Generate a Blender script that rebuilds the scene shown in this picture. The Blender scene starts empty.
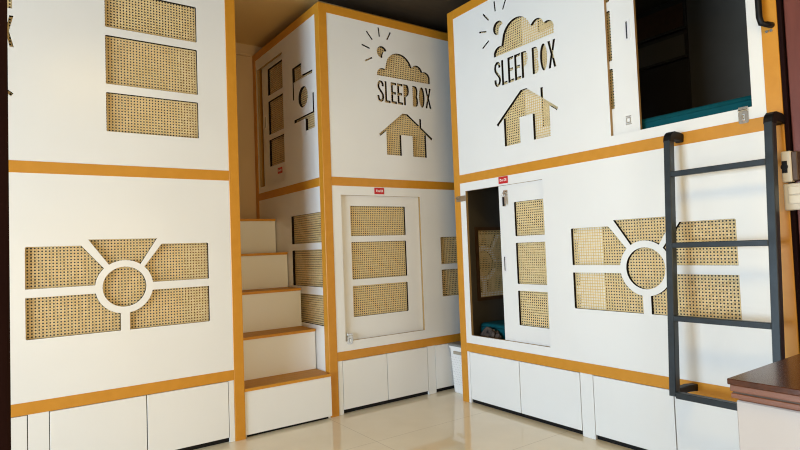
import bpy, bmesh, math, random
from mathutils import Vector, Matrix
from mathutils.geometry import tessellate_polygon

random.seed(4)
SC = bpy.context.scene
COL = SC.collection
PI = math.pi

# ------------------------------------------------------------------ camera
cam_d = bpy.data.cameras.new('camera')
cam = bpy.data.objects.new('camera', cam_d)
COL.objects.link(cam)
yaw, pitch, roll = 0.6158, 0.04183, -0.037947
F = Vector((math.sin(yaw) * math.cos(pitch), math.cos(yaw) * math.cos(pitch), math.sin(pitch)))
R = Vector((math.cos(yaw), -math.sin(yaw), 0))
U = R.cross(F)
R2 = R * math.cos(roll) + U * math.sin(roll)
U2 = -R * math.sin(roll) + U * math.cos(roll)
M = Matrix((R2, U2, -F)).transposed().to_4x4()
M.translation = Vector((0, 0, 1.1))
cam.matrix_world = M
cam_d.sensor_width = 36
cam_d.lens = 561.2 / 800 * 36
cam_d.clip_start = 0.02
SC.camera = cam

# ------------------------------------------------------------------ world, light, exposure
w = bpy.data.worlds.new('world')
SC.world = w
w.use_nodes = True
w.node_tree.nodes['Background'].inputs[0].default_value = (0.75, 0.86, 1.0, 1)
w.node_tree.nodes['Background'].inputs[1].default_value = 1.0


def area(name, loc, direction, sx, sy, power, col, spread=PI):
    d = bpy.data.lights.new(name, 'AREA')
    d.shape = 'RECTANGLE'
    d.size, d.size_y = sx, sy
    d.energy = power
    d.color = col
    d.spread = spread
    o = bpy.data.objects.new(name, d)
    COL.objects.link(o)
    o.location = loc
    o.rotation_euler = Vector(direction).to_track_quat('-Z', 'Y').to_euler()
    return o


area('window_daylight', (-4.42, 1.2, .98), (1, 0, 0), 2.6, 1.75, 372, (0.655, 0.835, 1.0))
area('doorway_fill', (0.6, -2.12, .95), (0, 1, 0), 2.6, 1.8, 54, (1.0, 0.64, 0.14))  # added fill from behind the camera, its orange stands in for warm bounce
area('warm_overhead_fill', (0.7, 0.5, 2.86), (0, 0, -1), .7, .7, 30, (1.0, 0.72, 0.28))  # added overhead fill without a fixture, warms the upper surfaces
SC.view_settings.view_transform = 'Standard'
SC.view_settings.look = 'None'
SC.view_settings.exposure = 0.0
SC.view_settings.gamma = 1.0
SC.cycles.filter_width = 1.1
SC.cycles.use_denoising = True
SC.cycles.denoising_prefilter = 'NONE'
SC.cycles.max_bounces = 8
SC.cycles.transparent_max_bounces = 12
SC.view_settings.use_curve_mapping = False


# ------------------------------------------------------------------ materials
def new_mat(name, col=(0.8, 0.8, 0.8), rough=0.5, metal=0.0, spec=0.5, coat=0.0):
    m = bpy.data.materials.new(name)
    m.use_nodes = True
    b = m.node_tree.nodes['Principled BSDF']
    b.inputs['Base Color'].default_value = (*col, 1)
    b.inputs['Roughness'].default_value = rough
    b.inputs['Metallic'].default_value = metal
    b.inputs['Specular IOR Level'].default_value = spec
    b.inputs['Coat Weight'].default_value = coat
    return m


def noisy(m, scale_vec, c1, c2, nscale=1.0, detail=4, bump=0.0, rough_var=None):
    """two colours blended by stretched noise, in object space"""
    nt = m.node_tree
    N, L = nt.nodes, nt.links
    b = N['Principled BSDF']
    tc = N.new('ShaderNodeTexCoord')
    mp = N.new('ShaderNodeMapping')
    mp.inputs['Scale'].default_value = scale_vec
    nz = N.new('ShaderNodeTexNoise')
    nz.inputs['Scale'].default_value = nscale
    nz.inputs['Detail'].default_value = detail
    cr = N.new('ShaderNodeValToRGB')
    cr.color_ramp.elements[0].position = 0.3
    cr.color_ramp.elements[1].position = 0.7
    cr.color_ramp.elements[0].color = (*c1, 1)
    cr.color_ramp.elements[1].color = (*c2, 1)
    L.new(tc.outputs['Object'], mp.inputs['Vector'])
    L.new(mp.outputs[0], nz.inputs['Vector'])
    L.new(nz.outputs['Fac'], cr.inputs['Fac'])
    L.new(cr.outputs[0], b.inputs['Base Color'])
    if bump:
        bp = N.new('ShaderNodeBump')
        bp.inputs['Strength'].default_value = bump
        bp.inputs['Distance'].default_value = 0.002
        L.new(nz.outputs['Fac'], bp.inputs['Height'])
        L.new(bp.outputs[0], b.inputs['Normal'])
    return m


MT = {}
MT['white'] = noisy(new_mat('white laminate', rough=0.28), (1, 1, 1), (0.79, 0.79, 0.78), (0.82, 0.82, 0.81), 2.0, 2)
MT['orange'] = noisy(new_mat('orange oak laminate', rough=0.38), (9, 9, 9), (0.57, 0.24, 0.016), (0.61, 0.265, 0.022), 2.0, 5)
MT['tread'] = noisy(new_mat('brown oak tread', rough=0.55, spec=0.25), (4, 40, 40), (0.50, 0.235, 0.04), (0.60, 0.29, 0.055), 1.5, 5)
MT['bounce_board'] = noisy(new_mat('warm bounce board', rough=0.5), (9, 9, 2), (0.55, 0.26, 0.05), (0.60, 0.29, 0.06), 2, 4)
MT['edge'] = new_mat('raw board edge', (0.36, 0.22, 0.08), 0.6)
MT['burnt'] = new_mat('laser burnt cut edge', (0.012, 0.008, 0.005), 0.9, 0.0, 0.1)
MT['lining'] = noisy(new_mat('grey brown lining board', rough=0.6), (1, 1, 1), (0.075, 0.065, 0.052), (0.095, 0.083, 0.068), 3, 3)
MT['dark_lining'] = new_mat('dark board', (0.03, 0.026, 0.022), 0.5)
MT['batten'] = noisy(new_mat('dark brown batten', rough=0.5), (6, 6, 6), (0.06, 0.03, 0.015), (0.09, 0.045, 0.02), 3, 4)
MT['wall'] = noisy(new_mat('beige wall paint', rough=0.85), (1, 1, 1), (0.58, 0.42, 0.25), (0.61, 0.445, 0.27), 3, 3, 0.1)
MT['ceil_beige'] = new_mat('beige ceiling paint', (0.74, 0.52, 0.22), 0.8)
MT['ceil_dark'] = noisy(new_mat('dark timber ceiling', rough=0.75), (1, 14, 1), (0.034, 0.021, 0.009), (0.044, 0.028, 0.012), 2, 4)
MT['mahogany'] = noisy(new_mat('red mahogany', rough=0.3, coat=1.0), (12, 12, 1.2), (0.13, 0.032, 0.022), (0.19, 0.05, 0.034), 2, 6)
MT['cab_top'] = noisy(new_mat('polished brown timber', rough=0.18, spec=0.4), (2.5, 25, 25), (0.045, 0.014, 0.007), (0.085, 0.027, 0.012), 2, 6)
MT['cab_edge'] = noisy(new_mat('moulded brown timber edge', rough=0.4), (3, 3, 25), (0.15, 0.05, 0.022), (0.21, 0.075, 0.033), 2, 5)
MT['cream'] = noisy(new_mat('cream paint', rough=0.6), (1, 1, 1), (0.47, 0.43, 0.41), (0.49, 0.45, 0.43), 2, 2)
MT['jamb'] = noisy(new_mat('near black timber', rough=0.9, spec=0.05), (10, 10, 1), (0.010, 0.004, 0.004), (0.016, 0.006, 0.006), 2, 4)
MT['metal'] = noisy(new_mat('slate painted steel', rough=0.38, metal=0.3), (8, 8, 8), (0.017, 0.023, 0.028), (0.028, 0.037, 0.045), 2, 4)
MT['black'] = new_mat('black rubber and gap shade', (0.004, 0.004, 0.005), 0.5, 0.0, 0.25)  # also colours the shade in the gaps under drawers and stairs
MT['chrome'] = new_mat('chrome', (0.75, 0.74, 0.72), 0.22, 1.0)
MT['brass'] = new_mat('aged steel', (0.45, 0.38, 0.30), 0.35, 1.0)
MT['teal'] = noisy(new_mat('teal fabric', rough=0.85, spec=0.2), (1, 1, 1), (0.0, 0.065, 0.085), (0.0, 0.085, 0.11), 12, 4, 0.3)
MT['dark_cloth'] = noisy(new_mat('dark patterned cloth', rough=0.9, spec=0.2), (1, 1, 1), (0.01, 0.01, 0.012), (0.16, 0.12, 0.10), 22, 3, 0.3)
MT['red'] = new_mat('red plastic', (0.55, 0.008, 0.012), 0.35)
MT['tag_white'] = new_mat('white print', (0.85, 0.78, 0.78), 0.5)
MT['plastic'] = new_mat('ivory plastic', (0.58, 0.50, 0.38), 0.35)
MT['plastic_d'] = new_mat('ivory rocker', (0.66, 0.58, 0.45), 0.3)
MT['binw'] = new_mat('white plastic', (0.82, 0.82, 0.82), 0.4)
MT['bing'] = new_mat('grey plastic', (0.20, 0.21, 0.20), 0.45)
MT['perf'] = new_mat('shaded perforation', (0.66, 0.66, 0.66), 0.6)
MT['bint'] = new_mat('taupe plastic', (0.36, 0.32, 0.25), 0.5)
MT['pull'] = new_mat('brushed handle cup', (0.80, 0.80, 0.82), 0.35, 0.1)
MT['slot'] = new_mat('dark slot', (0.02, 0.025, 0.04), 0.5)


def cane_mat(axis):
    """open cane webbing: a square weave whose holes are really open"""
    m = new_mat('cane webbing ' + axis, (0.6, 0.42, 0.2), 0.55)
    nt = m.node_tree
    N, L = nt.nodes, nt.links
    b = N['Principled BSDF']
    out = N['Material Output']
    tc = N.new('ShaderNodeTexCoord')
    sp = N.new('ShaderNodeSeparateXYZ')
    L.new(tc.outputs['Object'], sp.inputs[0])

    def math_(op, a, bv=None):
        n = N.new('ShaderNodeMath')
        n.operation = op
        for i, v in enumerate((a, bv)):
            if v is None:
                continue
            if isinstance(v, (int, float)):
                n.inputs[i].default_value = v
            else:
                L.new(v, n.inputs[i])
        return n.outputs[0]
    P = 0.0157
    tri = []
    for src in (sp.outputs[axis], sp.outputs['Z']):
        f = math_('FRACT', math_('DIVIDE', src, P))
        tri.append(math_('ABSOLUTE', math_('SUBTRACT', f, 0.5)))      # 0 at the hole's middle, .5 on the strand
    hole = math_('LESS_THAN', math_('MAXIMUM', tri[0], tri[1]), 0.262)
    # strand relief: thin dark lines between pairs of strands
    rel = math_('MINIMUM', math_('MULTIPLY', math_('SUBTRACT', 0.5, tri[0]), 9.0), math_('MULTIPLY', math_('SUBTRACT', 0.5, tri[1]), 9.0))
    rel = math_('MINIMUM', rel, 1.0)
    nz = N.new('ShaderNodeTexNoise')
    nz.inputs['Scale'].default_value = 45
    L.new(tc.outputs['Object'], nz.inputs['Vector'])
    cr = N.new('ShaderNodeValToRGB')
    cr.color_ramp.elements[0].position = 0.3
    cr.color_ramp.elements[1].position = 0.7
    cr.color_ramp.elements[0].color = (0.85, 0.64, 0.31, 1)
    cr.color_ramp.elements[1].color = (0.95, 0.78, 0.45, 1)
    L.new(nz.outputs['Fac'], cr.inputs['Fac'])
    mx = N.new('ShaderNodeMix')
    mx.data_type = 'RGBA'
    L.new(rel, mx.inputs['Factor'])
    mx.inputs['A'].default_value = (0.45, 0.29, 0.12, 1)
    L.new(cr.outputs[0], mx.inputs['B'])
    L.new(mx.outputs['Result'], b.inputs['Base Color'])
    tr = N.new('ShaderNodeBsdfTransparent')
    ms = N.new('ShaderNodeMixShader')
    L.new(hole, ms.inputs[0])
    L.new(b.outputs[0], ms.inputs[1])
    L.new(tr.outputs[0], ms.inputs[2])
    L.new(ms.outputs[0], out.inputs['Surface'])
    return m


MT['cane_x'] = cane_mat('X')
MT['cane_y'] = cane_mat('Y')


def floor_mat():
    m = new_mat('cream polished tile', (0.7, 0.6, 0.45), 0.05, spec=1.0)
    nt = m.node_tree
    N, L = nt.nodes, nt.links
    b = N['Principled BSDF']
    tc = N.new('ShaderNodeTexCoord')
    sp = N.new('ShaderNodeSeparateXYZ')
    L.new(tc.outputs['Object'], sp.inputs[0])
    d = []
    for ax, off, tile in (('X', 1.738, 1.2), ('Y', 2.17, 0.6)):
        a = N.new('ShaderNodeMath'); a.operation = 'SUBTRACT'; a.inputs[1].default_value = off - 6.0
        L.new(sp.outputs[ax], a.inputs[0])
        c = N.new('ShaderNodeMath'); c.operation = 'MODULO'; c.inputs[1].default_value = tile
        L.new(a.outputs[0], c.inputs[0])
        e = N.new('ShaderNodeMath'); e.operation = 'LESS_THAN'; e.inputs[1].default_value = 0.003
        L.new(c.outputs[0], e.inputs[0])
        d.append(e.outputs[0])
    j = N.new('ShaderNodeMath'); j.operation = 'MAXIMUM'
    L.new(d[0], j.inputs[0]); L.new(d[1], j.inputs[1])
    nz = N.new('ShaderNodeTexNoise'); nz.inputs['Scale'].default_value = 5; nz.inputs['Detail'].default_value = 7
    L.new(tc.outputs['Object'], nz.inputs['Vector'])
    cr = N.new('ShaderNodeValToRGB')
    cr.color_ramp.elements[0].position = 0.35; cr.color_ramp.elements[1].position = 0.65
    cr.color_ramp.elements[0].color = (0.88, 0.78, 0.59, 1)
    cr.color_ramp.elements[1].color = (0.92, 0.82, 0.63, 1)
    L.new(nz.outputs['Fac'], cr.inputs['Fac'])
    mx = N.new('ShaderNodeMix'); mx.data_type = 'RGBA'
    L.new(j.outputs[0], mx.inputs['Factor'])
    L.new(cr.outputs[0], mx.inputs['A'])
    mx.inputs['B'].default_value = (0.62, 0.52, 0.36, 1)
    L.new(mx.outputs['Result'], b.inputs['Base Color'])
    return m


MT['floor'] = floor_mat()


# ------------------------------------------------------------------ mesh helpers
class MB:
    def __init__(self):
        self.v, self.f, self.m, self.mats = [], [], [], []

    def mat(self, key):
        if key not in self.mats:
            self.mats.append(key)
        return self.mats.index(key)

    def add(self, verts, faces, key):
        o = len(self.v)
        k = self.mat(key)
        self.v += [Vector(p) for p in verts]
        for f in faces:
            self.f.append([i + o for i in f])
            self.m.append(k)

    def bm_add(self, bm, key):
        bm.verts.ensure_lookup_table()
        bm.verts.index_update()
        self.add([v.co.copy() for v in bm.verts], [[v.index for v in f.verts] for f in bm.faces], key)
        bm.free()

    def box(self, a, b, key, bevel=0.0, seg=1):
        bm = bmesh.new()
        bmesh.ops.create_cube(bm, size=1)
        a, b = Vector(a), Vector(b)
        lo = Vector(map(min, a, b)); hi = Vector(map(max, a, b))
        for v in bm.verts:
            v.co = Vector(((lo[i] + hi[i]) / 2 + v.co[i] * (hi[i] - lo[i]) for i in range(3)))
        if bevel:
            bmesh.ops.bevel(bm, geom=bm.edges[:], offset=bevel, segments=seg, affect='EDGES', profile=0.5)
        self.bm_add(bm, key)
        return self

    def tube(self, pts, r, key, seg=10, square=False):
        """swept bar along a polyline; square bars take r=(half width, half depth) across 'side' direction"""
        pts = [Vector(p) for p in pts]
        rings = []
        for i, p in enumerate(pts):
            t = (pts[min(i + 1, len(pts) - 1)] - pts[max(i - 1, 0)]).normalized()
            ref = Vector((0, 1, 0)) if abs(t.y) < 0.8 else Vector((0, 0, 1))
            s = ref.cross(t).normalized()
            u = t.cross(s).normalized()
            ring = []
            if square:
                hw, hd = r
                c = 0.15
                for (x, y) in ((1, 1 - c), (1 - c, 1), (-1 + c, 1), (-1, 1 - c), (-1, -1 + c), (-1 + c, -1), (1 - c, -1), (1, -1 + c)):
                    ring.append(p + u * x * hw + s * y * hd)
            else:
                for k in range(seg):
                    a = 2 * PI * k / seg
                    ring.append(p + s * math.cos(a) * r + u * math.sin(a) * r)
            rings.append(ring)
        n = len(rings[0])
        vs = [q for ring in rings for q in ring]
        fs = []
        for i in range(len(rings) - 1):
            for k in range(n):
                fs.append([i * n + k, i * n + (k + 1) % n, (i + 1) * n + (k + 1) % n, (i + 1) * n + k])
        fs.append(list(range(n))[::-1])
        fs.append([(len(rings) - 1) * n + k for k in range(n)])
        self.add(vs, fs, key)
        return self

    def build(self, name, parent=None, smooth=False):
        off = Vector((0, 0, 0))
        p = parent
        while p is not None:
            off += p.location
            p = p.parent
        me = bpy.data.meshes.new(name)
        me.from_pydata([v - off for v in self.v], [], self.f)
        for k in self.mats:
            me.materials.append(MT[k])
        me.polygons.foreach_set('material_index', self.m)
        bm = bmesh.new(); bm.from_mesh(me)
        bmesh.ops.recalc_face_normals(bm, faces=bm.faces[:])
        bm.to_mesh(me); bm.free()
        if smooth:
            for q in me.polygons:
                q.use_smooth = True
        me.update()
        o = bpy.data.objects.new(name, me)
        COL.objects.link(o)
        if parent is not None:
            o.parent = parent
        return o


def tag(o, label=None, cat=None, group=None, kind=None):
    if label: o['label'] = label
    if cat: o['category'] = cat
    if group: o['group'] = group
    if kind: o['kind'] = kind
    return o


def thing(name, loc, label, cat, group=None):
    o = bpy.data.objects.new(name, None)
    o.empty_display_size = 0.1
    COL.objects.link(o)
    o.location = loc
    return tag(o, label, cat, group)


class Face:
    """a vertical face: u runs to the right as one looks at it, z up, n outwards"""
    def __init__(s, kind, plane):
        s.kind, s.plane = kind, plane
        s.cane = 'cane_x' if kind == 'A' else 'cane_y'

    def p(s, u, z, n=0.0):
        if s.kind == 'A':                       # faces -Y, u = X
            return Vector((u, s.plane - n, z))
        return Vector((s.plane - n, -u, z))     # faces -X, u = -Y

    def box(s, mb, u0, u1, z0, z1, n0, n1, key, bevel=0.0):
        mb.box(s.p(u0, z0, n0), s.p(u1, z1, n1), key, bevel)
        return mb

    def solid(s, mb, outer, holes, n0, n1, key, edge_keys=None, outer_key=None):
        """plate between n0 and n1 with holes; edge_keys: one per hole"""
        polys = [outer] + holes
        flat = [q for pl in polys for q in pl]
        tris = tessellate_polygon([[Vector((q[0], q[1], 0)) for q in pl] for pl in polys])
        N_ = len(flat)
        mb.add([s.p(a, b, n1) for a, b in flat] + [s.p(a, b, n0) for a, b in flat],
               [list(t) for t in tris] + [[t[2] + N_, t[1] + N_, t[0] + N_] for t in tris], key)
        for i, pl in enumerate(polys):
            k = (outer_key or key) if i == 0 else (edge_keys[i - 1] if edge_keys else key)
            n = len(pl)
            vs = [s.p(a, b, n1) for a, b in pl] + [s.p(a, b, n0) for a, b in pl]
            mb.add(vs, [[j, (j + 1) % n, (j + 1) % n + n, j + n] for j in range(n)], k)
        return mb


def rect(u0, u1, z0, z1, r=0.0):
    if not r:
        return [(u0, z0), (u1, z0), (u1, z1), (u0, z1)]
    out = []
    for cx, cz, a0 in ((u1 - r, z0 + r, -90), (u1 - r, z1 - r, 0), (u0 + r, z1 - r, 90), (u0 + r, z0 + r, 180)):
        for k in range(4):
            a = math.radians(a0 + 30 * k)
            out.append((cx + r * math.cos(a), cz + r * math.sin(a)))
    return out


def arc(cx, cz, r, a0, a1, n):
    return [(cx + r * math.cos(math.radians(a0 + (a1 - a0) * k / n)), cz + r * math.sin(math.radians(a0 + (a1 - a0) * k / n))) for k in range(n + 1)]


def stroke(pts, w_):
    """outline of a line of width w_ along pts"""
    L_, R_ = [], []
    for i, p in enumerate(pts):
        a = pts[max(i - 1, 0)]; b = pts[min(i + 1, len(pts) - 1)]
        t = Vector((b[0] - a[0], b[1] - a[1])).normalized()
        nx, nz_ = -t.y * w_ / 2, t.x * w_ / 2
        L_.append((p[0] + nx, p[1] + nz_)); R_.append((p[0] - nx, p[1] - nz_))
    return L_ + R_[::-1]


def ring_pattern(c, dz=0.0):
    """the round cut-out with five openings about it; c = centre along u"""
    Z = 0.952 + dz
    ro = 0.142
    P = []
    def sh(l): return [(c + a, b + dz) for a, b in l]
    def ar(a0, a1, n=8): return arc(c, Z, ro, a0, a1, n)
    P.append(sh([(-.446, .968), (-.446, 1.172), (-.441, 1.177), (-.202, 1.177)]) + ar(134, 173.5))
    P.append(sh([(-.446, .925), (-.446, .725), (-.441, .72), (-.022, .72)]) + ar(261, 191)[0:])
    P.append(sh([(-.170, 1.208), (.166, 1.208)]) + ar(56, 122))
    P.append(sh([(.446, .968), (.446, 1.172), (.441, 1.177), (.190, 1.177)]) + ar(46, 6.5))
    P.append(sh([(.446, .925), (.446, .725), (.441, .72), (.022, .72)]) + ar(279, 349))
    P.append(arc(c, Z, 0.107, 0, 350, 35))
    return P


def three_rows(u0, u1, zs, r=0.006):
    return [rect(u0, u1, a, b, r) for a, b in zs]


def sign(u, dz=0.0, su=1.0, sz=1.0):
    """sun, cloud, SLEEP BOX and house, stencil cut; u = left end of the text"""
    H = []
    rays = [((.026, 2.722), (.033, 2.655)), ((-.078, 2.675), (-.030, 2.620)), ((.132, 2.705), (.098, 2.643)),
            ((-.122, 2.570), (-.055, 2.553)), ((-.097, 2.455), (-.037, 2.488))]
    for a, b in rays:
        H.append(stroke([a, b], 0.0105))
    # sun, bitten by the cloud
    H.append(arc(.050, 2.543, .044, 18, 272, 16) + [(.054, 2.522), (.062, 2.542), (.078, 2.552)])
    # cloud: upper envelope of circles
    cs = [(.052, 2.372, .052), (.200, 2.436, .120), (.365, 2.440, .052), (.440, 2.402, .051)]
    top = []
    n = 56
    for k in range(n + 1):
        x = .003 + (.489 - .003) * k / n
        z = 2.374
        for cx, cz, r in cs:
            q = r * r - (x - cx) ** 2
            if q > 0:
                z = max(z, cz + math.sqrt(q))
        top.append((x, z))
    H.append([(.003, 2.366), (.489, 2.366)] + [t for t in top[::-1] if t[1] > 2.375])
    # letters
    Wd, z0, z1 = 0.495, 2.172, 2.330
    h = z1 - z0
    s_ = 0.018

    def LT(a, b):
        return lambda x, z: (a * Wd + x * (b - a) * Wd, z0 + z * h)
    def box_letter(a, b, pts):
        g = LT(a, b)
        return [g(x, z) for x, z in pts]
    g = LT(0, .112)
    H.append(stroke([g(x, z) for x, z in [(.86, .74), (.84, .86), (.68, .94), (.45, .95), (.24, .89), (.15, .77), (.2, .65), (.4, .55), (.62, .46), (.82, .35), (.86, .22), (.74, .1), (.5, .05), (.28, .08), (.14, .18), (.12, .30)]], s_))
    t = s_ / (0.1 * Wd)
    th = s_ / h
    H.append(box_letter(.130, .226, [(0, 0), (1, 0), (1, th), (t, th), (t, 1), (0, 1)]))
    for a, b in ((.240, .340), (.355, .455)):
        H.append(box_letter(a, b, [(0, 0), (1, 0), (1, th), (t, th), (t, .5 - th / 2), (.88, .5 - th / 2), (.88, .5 + th / 2), (t, .5 + th / 2), (t, 1 - th), (1, 1 - th), (1, 1), (0, 1)]))
    H.append(box_letter(.470, .572, [(0, 0), (t, 0), (t, .42), (.6, .43), (.88, .52), (1, .68), (.97, .86), (.78, .98), (.5, 1), (0, 1)]))
    H.append(box_letter(.642, .742, [(0, 0), (.55, 0), (.85, .05), (1, .2), (.97, .38), (.8, .5), (.94, .62), (.97, .78), (.82, .95), (.55, 1), (0, 1)]))
    g = LT(.765, .872)
    H.append([g(.5 + .5 * math.cos(a), .5 + .5 * math.sin(a)) for a in [2 * PI * k / 24 for k in range(24)]])
    q = .30
    H.append(box_letter(.885, 1.0, [(0, 0), (q, 0), (.5, .36), (1 - q, 0), (1, 0), (.5 + q * .52, .5), (1, 1), (1 - q, 1), (.5, .64), (q, 1), (0, 1), (.5 - q * .52, .5)]))
    # house
    H.append([(0, 1.935), (.215, 2.105), (.262, 2.105), (.370, 2.027), (.370, 2.08), (.388, 2.08), (.388, 2.014), (.492, 1.939),
              (.482, 1.924), (.43, 1.962), (.43, 1.787), (.302, 1.787), (.302, 1.943), (.196, 1.943), (.196, 1.787), (.064, 1.787), (.064, 1.962), (.012, 1.921)])
    return [[(u + a * su, 2.557 + (b - 2.557) * sz + dz) for a, b in p] for p in H]


T = 0.019          # thickness of the boards
NF = -0.003        # the boards sit this far behind posts and rails


def panel(face, name, root, u0, u1, z0, z1, cut, openings=(), label=None):
    """a board with cut-outs backed by cane, and plain openings"""
    mb = MB()
    holes = list(cut) + list(openings)
    face.solid(mb, rect(u0, u1, z0, z1), holes, NF - T, NF, 'white', ['burnt'] * len(cut) + ['edge'] * len(openings))
    pn = mb.build(name, root)
    if label: pn['label'] = label
    return pn


def cane_back(face, parent, u0, u1, z0, z1, n):
    mb = MB()
    mb.add([face.p(u0, z0, n - .0006), face.p(u1, z0, n - .0006), face.p(u1, z1, n - .0006), face.p(u0, z1, n - .0006)], [[0, 1, 2, 3]], face.cane)
    return mb.build('cane_webbing', parent)


def sliding_door(face, root, u0, u1, z0, z1, rows, hu0, hu1, handle_u=None, hz=None):
    mb = MB()
    n1 = NF - T - 0.0045
    face.solid(mb, rect(u0, u1, z0, z1), three_rows(hu0, hu1, rows), n1 - 0.017, n1, 'white', ['burnt'] * 3, 'edge')
    d = mb.build('sliding_door', root)
    cane_back(face, d, hu0 - .02, hu1 + .02, rows[0][0] - .02, rows[-1][1] + .02, n1 - 0.0172)
    if handle_u is not None:
        mb = MB()
        face.solid(mb, rect(handle_u - .017, handle_u + .017, hz - .056, hz + .056, .006), [rect(handle_u - .009, handle_u + .009, hz - .046, hz + .046, .004)], n1, n1 + 0.0022, 'pull')
        face.box(mb, handle_u - .009, handle_u - .001, hz - .046, hz + .046, n1 + .0001, n1 + .0006, 'slot')
        face.box(mb, handle_u - .001, handle_u + .009, hz - .046, hz + .046, n1 + .0001, n1 + .0006, 'pull')
        mb.build('handle', d)
    return d, n1


def hasp(face, root, u, z, horizontal=False, n=0.0, key='chrome'):
    mb = MB()
    if horizontal:
        face.box(mb, u - .05, u + .045, z - .020, z + .020, n, n + .004, key, .001)
        mb.tube([face.p(u - .035, z, n + .002), face.p(u - .035, z + .008, n + .022), face.p(u - .012, z + .008, n + .022), face.p(u - .012, z, n + .002)], .005, key, 6)
        face.box(mb, u + .0, u + .035, z - .009, z + .009, n + .003, n + .006, key, .001)
    else:
        outer = rect(u - .021, u + .021, z - .044, z + .012, .009)
        face.solid(mb, outer, [rect(u - .0055, u + .0055, z - .034, z - .002, .002)], n, n + .003, key)
        face.box(mb, u - .020, u + .020, z + .012, z + .030, n - .003, n + .004, key, .001)
        mb.tube([face.p(u - .02, z + .014, n + .004), face.p(u + .02, z + .014, n + .004)], .004, key, 8)
        mb.tube([face.p(u, z - .008, n + .002), face.p(u, z - .010, n + .012), face.p(u, z - .022, n + .012), face.p(u, z - .024, n + .002)], .0025, 'brass', 6)
    o = mb.build('hasp', root, True)
    for q in o.data.polygons: q.use_smooth = False
    return o


def red_tag(face, root, u, z, n):
    mb = MB()
    face.box(mb, u - .041, u + .041, z - .023, z + .023, n, n + .004, 'red', .001)
    t_ = mb.build('number_tag', root)
    mb = MB()
    # two small clusters of white print
    for a, b, c, d in ((-.028, -.024, -.008, .009), (-.024, -.017, .001, .009), (-.024, -.017, -.008, -.003), (-.013, -.007, -.008, .004), (-.003, .003, -.008, .004),
                       (.009, .012, -.008, .009), (.012, .018, .006, .009), (.012, .018, -.008, -.005), (.018, .021, -.008, .009), (.024, .030, -.008, .009)):
        face.box(mb, u + a, u + b, z + c, z + d, n + .004, n + .0046, 'tag_white')
    mb.build('print', t_)
    return t_


def drawers(face, root, edges, feet):
    for a, b in edges:
        mb = MB()
        face.box(mb, a + .0025, b - .0025, .03, .3555, -.022, -.004, 'white', .0012)
        mb.build('drawer', root)
    for a, b in feet:
        mb = MB()
        face.box(mb, a + .0012, b - .0012, .001, .359, -.022, -.005, 'white', .0008)
        mb.build('foot_panel', root)


def frame(face, root, u0, u1, pw=.062):
    mb = MB(); face.box(mb, u0 + pw, u1 - pw, .001, .38, -.036, -.026, 'black'); mb.build('gap_shade', root)  # black board added so the open gap under the drawers reads as shade
    for a, b in ((u0, u0 + pw), (u1 - pw, u1)):
        mb = MB()
        face.box(mb, a, b, 0, 2.805, -.062, 0, 'orange', .002)
        mb.build('post', root)
    for z0, z1 in ((2.742, 2.805), (1.546, 1.606), (.359, .419)):
        mb = MB()
        face.box(mb, u0 + pw, u1 - pw, z0, z1, -.055, -.0005, 'orange', .001)
        mb.build('rail', root)


ROWS_LO = [(.638, .852), (.897, 1.157), (1.199, 1.410)]
ROWS_LC = [(.582, .802), (.845, 1.108), (1.151, 1.371)]
ROWS_UP = [(1.788, 2.000), (2.046, 2.313), (2.358, 2.570)]
ROWS_UC = [(1.808, 2.026), (2.070, 2.345), (2.394, 2.614)]

# ------------------------------------------------------------------ the room
XL, XR, YF, YB = -4.3, 3.92, -2.0, 4.605
ZC = 2.90


def struct(name, mb):
    return tag(mb.build(name), kind='structure')


struct('floor', MB().box((XL, YF, -.1), (XR, YB, 0), 'floor'))
struct('ceiling', MB().box((XL - .1, YF - .1, ZC), (XR + .1, 3.535, ZC + .1), 'ceil_dark').box((XL - .1, 3.535, ZC), (XR + .1, YB + .1, ZC + .1), 'ceil_beige'))
struct('wall_back', MB().box((XL, YB, 0), (XR, YB + .1, ZC), 'wall'))
struct('trim_1', MB().box((1.185, YB - .02, 2.795), (1.745, YB - .0005, 2.822), 'wall', .003))
struct('wall_right', MB().box((XR, YF, 0), (XR + .1, YB, ZC), 'wall'))
# left wall with a wide window
mb = MB()
wy0, wy1, wz0, wz1 = -.1, 2.5, .1, 1.85
mb.box((XL - .1, YF, 0), (XL, YB, wz0), 'cream').box((XL - .1, YF, wz1), (XL, YB, ZC), 'cream')
mb.box((XL - .1, YF, wz0), (XL, wy0, wz1), 'cream').box((XL - .1, wy1, wz0), (XL, YB, wz1), 'cream')
struct('wall_left', mb)
mb = MB()
for y in (wy0, (wy0 + wy1) / 2 - .02, wy1 - .04):
    mb.box((XL - .07, y, wz0), (XL - .03, y + .04, wz1), 'jamb')
for z in (wz0, wz1 - .04):
    mb.box((XL - .07, wy0, z), (XL - .03, wy1, z + .04), 'jamb')
struct('window_1', mb)
# wall behind the camera with a doorway
mb = MB()
dx0, dx1, dz1 = -.7, 1.9, 2.3
mb.box((XL, YF - .1, 0), (dx0, YF, ZC), 'cream').box((dx1, YF - .1, 0), (XR, YF, ZC), 'cream').box((dx0, YF - .1, dz1), (dx1, YF, ZC), 'cream')
struct('wall_front', mb)
# dark jamb at the left of the view, standing close to the camera
struct('trim_2', MB().box((-.052, .98, 0), (.0068, 1.04, ZC), 'jamb', .004))
# red mahogany door in the wall beside the right-hand bunk
mb = MB()
mb.box((2.668, .948, 0), (2.80, .9635, 2.88), 'jamb')
mb.box((2.74, YF, 0), (2.80, .948, ZC), 'batten')
mb.box((2.680, -.1, .0), (2.74, .944, 2.88), 'mahogany', .004)
mb.box((2.672, .02, .25), (2.681, .80, 1.12), 'mahogany', .004)
mb.box((2.672, .02, 1.55), (2.681, .80, 2.7), 'mahogany', .004)
struct('door_1', mb)

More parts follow.
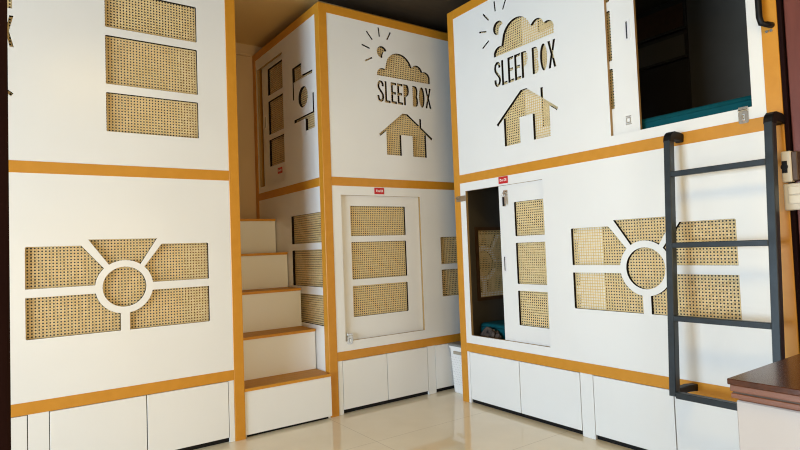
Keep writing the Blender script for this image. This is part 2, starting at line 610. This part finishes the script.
# ------------------------------------------------------------------ bunk A (left)
FA = Face('A', 3.328)
A = thing('capsule_bunk', (.135, 3.9, 0), 'white bunk box left of the staircase, three cane rows above a round cane cut-out', 'bunk bed')
a0, a1 = -.902, 1.172
frame(FA, A, a0, a1)
drawers(FA, A, [(.630, 1.077), (.180, .630), (-.360, .090), (-.808, -.360)], [(1.077, 1.110), (.090, .180), (-.840, -.808)])
cutl = ring_pattern(.531)
pn = panel(FA, 'front_panel', A, a0 + .062, a1 - .062, .419, 1.546, cutl)
cane_back(FA, pn, .05, 1.01, .69, 1.24, NF - T)
cutu = three_rows(.455, .938, ROWS_UP) + sign(.048 - .495)
pn = panel(FA, 'front_panel', A, a0 + .062, a1 - .062, 1.606, 2.742, cutu)
cane_back(FA, pn, -.62, .97, 1.75, 2.735, NF - T)


def shell(root, x0, x1, y0, y1, skip='', key='lining', name='shell'):
    """boards of the box behind its front: roof, shelves, back and ends"""
    mb = MB()
    for z in (.385, 1.560, 2.765):
        mb.box((x0 + .02, y0 + .02, z), (x1 - .02, y1 - .02, z + .02), key)
    if 'N' not in skip: mb.box((x0 + .004, y1 - .02, .05), (x1 - .004, y1 - .002, 2.80), key)
    if 'S' not in skip: mb.box((x0 + .004, y0 + .002, .05), (x1 - .004, y0 + .02, 2.80), key)
    if 'W' not in skip: mb.box((x0 + .002, y0 + .02, .05), (x0 + .02, y1 - .02, 2.80), key)
    if 'E' not in skip: mb.box((x1 - .02, y0 + .02, .05), (x1 - .002, y1 - .02, 2.80), key)
    return mb.build(name, root)


shell(A, a0, a1, 3.39, 4.595, 'SE')
mb = MB(); mb.box((a1 - .02, 3.392, .002), (a1 - .001, 4.592, 2.80), 'bounce_board'); mb.build('side_panel', A)  # unseen side, coloured orange to bounce warm light onto the stairs

# ------------------------------------------------------------------ bunk B (middle)
FB = Face('A', 3.360)
FS = Face('C', 1.762)
B = thing('capsule_bunk', (2.6, 3.98, 0), 'white bunk box right of the staircase, sign above a closed lower door', 'bunk bed')
b0, b1 = 1.762, 3.72
frame(FB, B, b0, b1)
drawers(FB, B, [(1.863, 2.224), (2.224, 2.588), (2.662, 3.16), (3.16, 3.625)], [(1.826, 1.863), (2.588, 2.662), (3.625, 3.656)])
op = rect(1.892, 2.571, .484, 1.483)
cutl = [p for p in ring_pattern(3.203)]
pn = panel(FB, 'front_panel', B, b0 + .062, b1 - .062, .419, 1.546, cutl, [op])
cane_back(FB, pn, 2.73, 3.65, .70, 1.22, NF - T)
d, dn = sliding_door(FB, B, 1.872, 2.61, .468, 1.50, ROWS_LO, 1.975, 2.445, 1.897, 1.02)
hasp(FB, B, 1.925, .505, n=NF)
red_tag(FB, B, 2.207, 1.518, NF)
cutu = sign(2.225)
pn = panel(FB, 'front_panel', B, b0 + .062, b1 - .062, 1.606, 2.742, cutu)
cane_back(FB, pn, 2.06, 2.76, 1.75, 2.735, NF - T)
# side towards the stairs
for z0, z1 in ((2.742, 2.805), (1.546, 1.606)):
    mb = MB(); FS.box(mb, -4.538, -3.423, z0, z1, -.05, -.0005, 'orange', .001); mb.build('rail', B)
mb = MB(); FS.box(mb, -4.600, -4.538, 0, 2.805, -.062, 0, 'orange', .002); mb.build('post', B)
pn = panel(FS, 'side_panel', B, -4.538, -3.423, .01, 1.546, three_rows(-3.90, -3.41 - .012, [(.595, .803), (.857, 1.115), (1.162, 1.370)]))
cane_back(FS, pn, -3.93, -3.424, .57, 1.39, NF - T)
side = [[(-3.808, 2.467), (-3.808, 2.226), (-3.790, 2.226), (-3.790, 2.357), (-3.482, 2.347), (-3.482, 2.370), (-3.657, 2.378), (-3.657, 2.467)],
        arc(-3.640, 2.215, .076, 0, 345, 23),
        [(-3.470, 1.962), (-3.470, 2.207), (-3.490, 2.207), (-3.490, 2.077), (-3.795, 2.077), (-3.795, 2.052), (-3.611, 2.052), (-3.611, 1.962)]]
pn = panel(FS, 'side_panel', B, -4.538, -3.423, 1.606, 2.742, side, [rect(-4.505, -3.99, 1.655, 2.652)])
cane_back(FS, pn, -3.84, -3.44, 1.94, 2.49, NF - T)
d2, dn2 = sliding_door(FS, B, -4.462, -3.80 + .0, 1.64, 2.67, ROWS_UC, -4.335, -3.87, -4.405, 2.19)
red_tag(FS, B, -4.135, 1.752, dn2)
shell(B, b0 + .03, b1, 3.39, 4.595, 'SW')

# ------------------------------------------------------------------ bunk C (right)
FC = Face('C', 2.665)
C_ = thing('capsule_bunk', (3.27, 2.02, 0), 'white bunk box with both doors slid open and the ladder hooked on it', 'bunk bed')
c0, c1 = -3.072, -.965
frame(FC, C_, c0, c1)
drawers(FC, C_, [(-2.987, -2.522), (-2.522, -2.061), (-1.975, -1.512), (-1.512, -1.052)], [(-3.012, -2.987), (-2.061, -1.975), (-1.052, -1.027)])
op = rect(-2.955, -2.262, .475, 1.487)
pn = panel(FC, 'front_panel', C_, c0 + .062, c1 - .062, .419, 1.546, ring_pattern(-1.624), [op])
cane_back(FC, pn, -2.08, -1.14, .69, 1.235, NF - T)
d, dn = sliding_door(FC, C_, -2.654, -1.880, .462, 1.50, ROWS_LC, -2.522, -2.045, -2.622, .974)
# cam lock with keys
mb = MB()
FC.box(mb, -2.610, -2.572, 1.420, 1.456, dn, dn + .006, 'chrome', .002)
mb.tube([FC.p(-2.591, 1.438, dn + .004), FC.p(-2.591, 1.438, dn + .014)], .011, 'chrome', 14)
lk = mb.build('lock', d)
mb = MB()
mb.tube([FC.p(-2.591, 1.438, dn + .012), FC.p(-2.591, 1.436, dn + .032)], .003, 'brass', 6)
FC.box(mb, -2.606, -2.588, 1.350, 1.412, dn + .016, dn + .021, 'black', .002)
FC.box(mb, -2.585, -2.570, 1.360, 1.418, dn + .020, dn + .023, 'chrome', .001)
mb.tube([FC.p(-2.591 + .012 * math.sin(a), 1.424 + .014 * math.cos(a), dn + .024) for a in [2 * PI * k / 12 for k in range(13)]], .0014, 'chrome', 5)
mb.build('key', lk)
hasp(FC, C_, -3.000, 1.437, True, key='brass')
red_tag(FC, C_, -2.584, 1.521, NF)
opu = rect(-1.778, -1.082, 1.660, 2.672)
pn = panel(FC, 'front_panel', C_, c0 + .062, c1 - .062, 1.606, 2.742, sign(-2.621, -.016, 1.025, 1.045), [opu])
cane_back(FC, pn, -2.76, -2.07, 1.72, 2.735, NF - T)
d, dn = sliding_door(FC, C_, -2.390, -1.622, 1.645, 2.70, ROWS_UC, -2.255, -1.762, -1.664, 2.205)
mb = MB()
FC.box(mb, -1.700, -1.668, 1.705, 1.710, dn, dn + .003, 'chrome')
FC.solid(mb, rect(-1.698, -1.670, 1.712, 1.745, .004), [rect(-1.692, -1.676, 1.719, 1.738, .003)], dn, dn + .004, 'chrome')
FC.box(mb, -1.700, -1.668, 1.747, 1.752, dn, dn + .003, 'chrome')
mb.build('latch', d)
hasp(FC, C_, -1.117, 1.636, n=0)
# grab handle on the near post
mb = MB()
hx = 2.665
mb.tube([(hx, -.0 + .985, 1.985), (hx - .034, .992, 1.985), (hx - .042, 1.008, 1.992), (hx - .045, 1.013, 2.02), (hx - .045, 1.013, 2.58), (hx - .042, 1.008, 2.608), (hx - .034, .992, 2.615), (hx, .985, 2.615)], .0125, 'black', 12)
gh = mb.build('grab_handle', C_, True)
for z in (1.962, 2.638):
    mb = MB(); mb.tube([(hx + .001, .986, z), (hx - .008, .986, z)], .006, 'chrome', 10); mb.tube([(hx + .001, 1.003, z), (hx - .008, 1.003, z)], .006, 'chrome', 10); mb.build('screw', gh)
# inside
cx1 = 3.87
mb = MB()
for z in (.385, 1.560, 2.765):
    mb.box((2.73, .985, z), (cx1 - .02, 3.05, z + .02), 'lining')
mb.box((cx1 - .02, .985, .05), (cx1, 3.05, 2.80), 'lining')
mb.box((2.73, .967, .05), (cx1, .985, 2.80), 'lining')
mb.build('shell', C_)
# far end wall with its own round cut-out
FE = Face('A', 3.050)
mb = MB()
pat = [[(x, z) for x, z in p] for p in ring_pattern(3.30)]
FE.solid(mb, rect(2.73, cx1, .05, 2.80), pat, -.018, 0, 'lining', ['burnt'] * len(pat))
ew = mb.build('end_panel', C_)
cane_back(FE, ew, 2.845, 3.76, .715, 1.215, .0016)
mb = MB()
FE.solid(mb, rect(2.825, 3.78, .695, 1.235), [rect(2.850, 3.755, .72, 1.21)], .0018, .014, 'batten')
mb.build('batten_frame', ew)
# upper back wall: dark board with a shelf rail
mb = MB()
mb.box((cx1 - .034, 1.93, 1.585), (cx1 - .022, 3.0, 2.76), 'dark_lining', .002)
for z in (2.33, 2.53):
    mb.box((cx1 - .060, 1.93, z), (cx1 - .034, 3.0, z + .02), 'dark_lining', .002)
mb.box((cx1 - .040, 1.95, 2.545), (cx1 - .034, 3.0, 2.72), 'batten')
mb.box((cx1 - .040, 1.95, 2.352), (cx1 - .034, 3.0, 2.50), 'lining')
mb.build('headboard', C_)

# ------------------------------------------------------------------ bedding in bunk C
def mattress(name, lo, hi, label, cat, seed):
    bm = bmesh.new()
    bmesh.ops.create_cube(bm, size=1)
    lo, hi = Vector(lo), Vector(hi)
    for v in bm.verts:
        v.co = Vector(((lo[i] + hi[i]) / 2 + v.co[i] * (hi[i] - lo[i]) for i in range(3)))
    bmesh.ops.bevel(bm, geom=bm.edges[:], offset=.03, segments=4, affect='EDGES', profile=.5)
    mb = MB(); mb.bm_add(bm, 'teal')
    # piping seams round the top and bottom edges
    for z in (lo.z + .025, hi.z - .025):
        mb.tube([(lo.x - .001, lo.y + .03, z), (lo.x - .001, hi.y - .03, z)], .004, 'teal', 6)
    o = mb.build(name, None, True)
    return tag(o, label, cat)


mattress('mattress', (2.745, 1.02, 1.581), (3.80, 3.0, 1.735), 'teal mattress in the open upper compartment above the ladder', 'mattress', 1)
mattress('mattress', (2.800, 1.02, .406), (3.80, 3.02, .545), 'teal mattress seen through the lower open doorway beside the hanging keys', 'mattress', 2)
bm = bmesh.new()
bmesh.ops.create_icosphere(bm, subdivisions=4, radius=1)
for v in bm.verts:
    d_ = v.co.copy()
    k = 1 + .22 * math.sin(5 * d_.x + 3 * d_.y) * math.cos(4 * d_.z + 6 * d_.y) + .12 * math.sin(11 * d_.x - 7 * d_.z)
    v.co = Vector((2.762 + d_.x * .030 * k, 2.86 + d_.y * .085 * k, max(.4065, .44 + d_.z * .075 * k)))
mb = MB(); mb.bm_add(bm, 'dark_cloth')
tag(mb.build('crumpled_cloth', None, True), 'dark crumpled cloth lying in the lower doorway in front of the teal mattress', 'cloth')

# ------------------------------------------------------------------ staircase
S = thing('staircase', (1.467, 3.9, 0), 'white box staircase with brown timber treads between two bunk boxes', 'staircase')
sx0, sx1 = 1.1745, 1.7580
ys = [3.332, 3.545, 3.757, 3.975, 4.186, 4.600]
zs = [.294, .568, .842, 1.105, 1.372]
for i in range(5):
    zb = .018 if i == 0 else zs[i - 1] + .0005
    mb = MB(); mb.box((sx0, ys[i] + .006, zb), (sx1, ys[i] + .024, zs[i] - .018), 'white', .0008); mb.build('riser', S)
    mb = MB(); mb.box((sx0, ys[i], zs[i] - .0178), (sx1, min(ys[i + 1] + .02, 4.6), zs[i]), 'tread', .002); tr_ = mb.build('tread', S)
    mb = MB(); mb.box((sx0, ys[i] - .0012, zs[i] - .0175), (sx1, ys[i] - .0001, zs[i] - .0005), 'orange'); mb.build('edge_strip', tr_)
for x in (sx0, sx1 - .016):
    mb = MB()
    prof = [(ys[0] + .03, 0)]
    for i in range(5):
        prof.append((ys[i] + .026, zs[i] - .020)); prof.append((ys[i + 1] - .001 if i == 4 else ys[i + 1] + .026, zs[i] - .020))
    prof.append((4.599, 0))
    n = len(prof)
    tris = tessellate_polygon([[Vector((a, b, 0)) for a, b in prof]])
    mb.add([(x, a, b) for a, b in prof] + [(x + .016, a, b) for a, b in prof], [list(t_) for t_ in tris] + [[q + n for q in t_][::-1] for t_ in tris] + [[j, (j + 1) % n, (j + 1) % n + n, j + n] for j in range(n)], 'white')
    mb.build('stringer', S)
mb = MB(); mb.box((sx0 + .018, ys[0] + .026, .001), (sx1 - .018, ys[0] + .034, .25), 'black'); mb.build('gap_shade', S)  # black board added behind the bottom gap, its shade put into the colour

# ------------------------------------------------------------------ ladder
L_ = thing('ladder', (2.5, 1.19, .40), 'dark slate steel ladder with four rungs hooked on the right-hand bunk box', 'ladder')
xt, xb = 2.545, 2.470
zt_, zb_ = 1.556, .385


def lx(z): return xb + (xt - xb) * (z - zb_) / (zt_ - zb_)


for y in (1.405, .977):
    mb = MB()
    mb.tube([(lx(zb_) + .017, y, zb_ - .0), (lx(zt_) + .017, y, zt_)], (.016, .020), 'metal', square=True)
    mb.build('rail', L_)
    mb = MB()
    pts = [(lx(zt_) + .017, y, zt_ - .004)]
    for k in range(5):
        a = PI - k * PI / 8
        pts.append((lx(zt_) + .045 + .028 * math.cos(a), y - .0 , zt_ + .0 + .028 * math.sin(a)))
    pts += [(2.640, y, zt_ + .026), (2.6645, y, zt_ + .020)]
    mb.tube(pts, (.018, .020), 'black', square=True)
    mb.build('hook', L_)
    mb = MB()
    mb.tube([(lx(zb_) + .034, y, zb_ + .016), (2.60, y, zb_ + .016), (2.6635, y, zb_ + .008)], (.016, .016), 'black', square=True)
    mb.build('foot', L_)
for z in (1.397, 1.067, .735, .392):
    mb = MB()
    xx = lx(z) + .006
    hz = .0125 if z > .5 else .014
    mb.box((xx - .010, .992, z - hz), (xx + .018, 1.390, z + hz), 'metal', .002)
    mb.build('rung', L_)

# ------------------------------------------------------------------ laundry basket between the bunks
K = thing('laundry_basket', (2.85, 3.21, 0), 'white perforated plastic laundry basket with grey lid in the gap between two bunk boxes', 'basket')


def ring_xy(t, g=0.0):
    """rounded rectangle outline at height fraction t"""
    x0, x1 = 2.773 - .010 * t + g, 2.965 + .02 * t - g
    y0, y1 = 3.12 - .02 * t + g, 3.305 + .022 * t - g
    return [(a, b) for a, b in rect(x0, x1, y0, y1, .03)]


def loft(mb, levels, key, cap0=True, cap1=True):
    vs, n = [], None
    for t, z, g in levels:
        r_ = ring_xy(t, g); n = len(r_)
        vs += [(a, b, z) for a, b in r_]
    fs = []
    for i in range(len(levels) - 1):
        fs += [[i * n + k, i * n + (k + 1) % n, (i + 1) * n + (k + 1) % n, (i + 1) * n + k] for k in range(n)]
    if cap0: fs.append(list(range(n)))
    if cap1: fs.append([(len(levels) - 1) * n + k for k in range(n)])
    mb.add(vs, fs, key)


mb = MB(); loft(mb, [(0, .001, .004), (.02, .01, 0), (.95, .335, 0), (.95, .336, -.006), (1, .35, -.006), (1, .35, .004), (.05, .012, .006)], 'binw'); bk = mb.build('body', K)
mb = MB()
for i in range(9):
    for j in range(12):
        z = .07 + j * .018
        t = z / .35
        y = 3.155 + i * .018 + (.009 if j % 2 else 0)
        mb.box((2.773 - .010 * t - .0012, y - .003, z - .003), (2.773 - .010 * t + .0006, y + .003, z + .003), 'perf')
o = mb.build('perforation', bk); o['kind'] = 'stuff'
mb = MB(); loft(mb, [(1, .3515, -.008), (1, .362, -.010), (1, .368, 0)], 'bing'); mb.build('lid', K)
mb = MB(); mb.box((2.758, 3.17, .292), (2.7665, 3.27, .316), 'bint', .003); mb.box((2.76, 3.099, .292), (2.93, 3.106, .316), 'bint', .003); mb.build('handle', K)

# ------------------------------------------------------------------ brown-topped cabinet, lower right
ang = math.radians(0.5)
CB = thing('cabinet', (1.75, .30, 0), 'cream cabinet with a polished dark brown moulded timber top in the lower right corner', 'cabinet')
tx0, ty1, ztop = 1.424, .672, .757
mb = MB()
mb.box((tx0 + .014, -.10, .0), (2.45, ty1 - .012, ztop - .052), 'cream', .003)
mb.build('body', CB)
mb = MB()
mb.box((tx0, -.12, ztop - .014), (2.47, ty1, ztop), 'cab_top', .0015)
tp = mb.build('top', CB)
mb = MB()
mb.box((tx0 + .004, -.118, ztop - .030), (2.468, ty1 - .004, ztop - .0145), 'cab_edge', .0015)
mb.box((tx0 + .009, -.116, ztop - .034), (2.466, ty1 - .009, ztop - .0305), 'batten')
mb.box((tx0 + .005, -.112, ztop - .046), (2.462, ty1 - .005, ztop - .0342), 'cab_edge', .0015)
mb.box((tx0 + .016, -.108, ztop - .0515), (2.458, ty1 - .016, ztop - .0462), 'cab_edge', .002)
mb.build('moulding', tp)

# ------------------------------------------------------------------ socket and switch by the bunk
mb = MB()
PS = thing('power_socket', (2.66, .93, 1.37), 'ivory power socket above the light switch beside the right-hand bunk', 'socket')
mb = MB(); mb.box((2.630, .936, 1.312), (2.667, .972, 1.440), 'plastic', .004); mb.box((2.634, .915, 1.316), (2.6795, .9355, 1.436), 'batten', .003); mb.build('housing', PS)
mb = MB(); mb.box((2.6285, .950, 1.350), (2.630, .970, 1.400), 'black', .001); mb.tube([(2.630, .960, 1.375), (2.624, .960, 1.375)], .013, 'black', 14); mb.build('outlet', PS)
LS = thing('light_switch', (2.66, .92, 1.25), 'ivory light switch plate with two rockers below the socket', 'light switch')
mb = MB(); mb.box((2.640, .875, 1.196), (2.667, .974, 1.306), 'plastic', .004); mb.build('plate', LS)
for z0, z1 in ((1.222, 1.256), (1.260, 1.292)):
    mb = MB(); mb.box((2.635, .905, z0), (2.6398, .955, z1), 'plastic_d', .002); mb.build('rocker', LS)
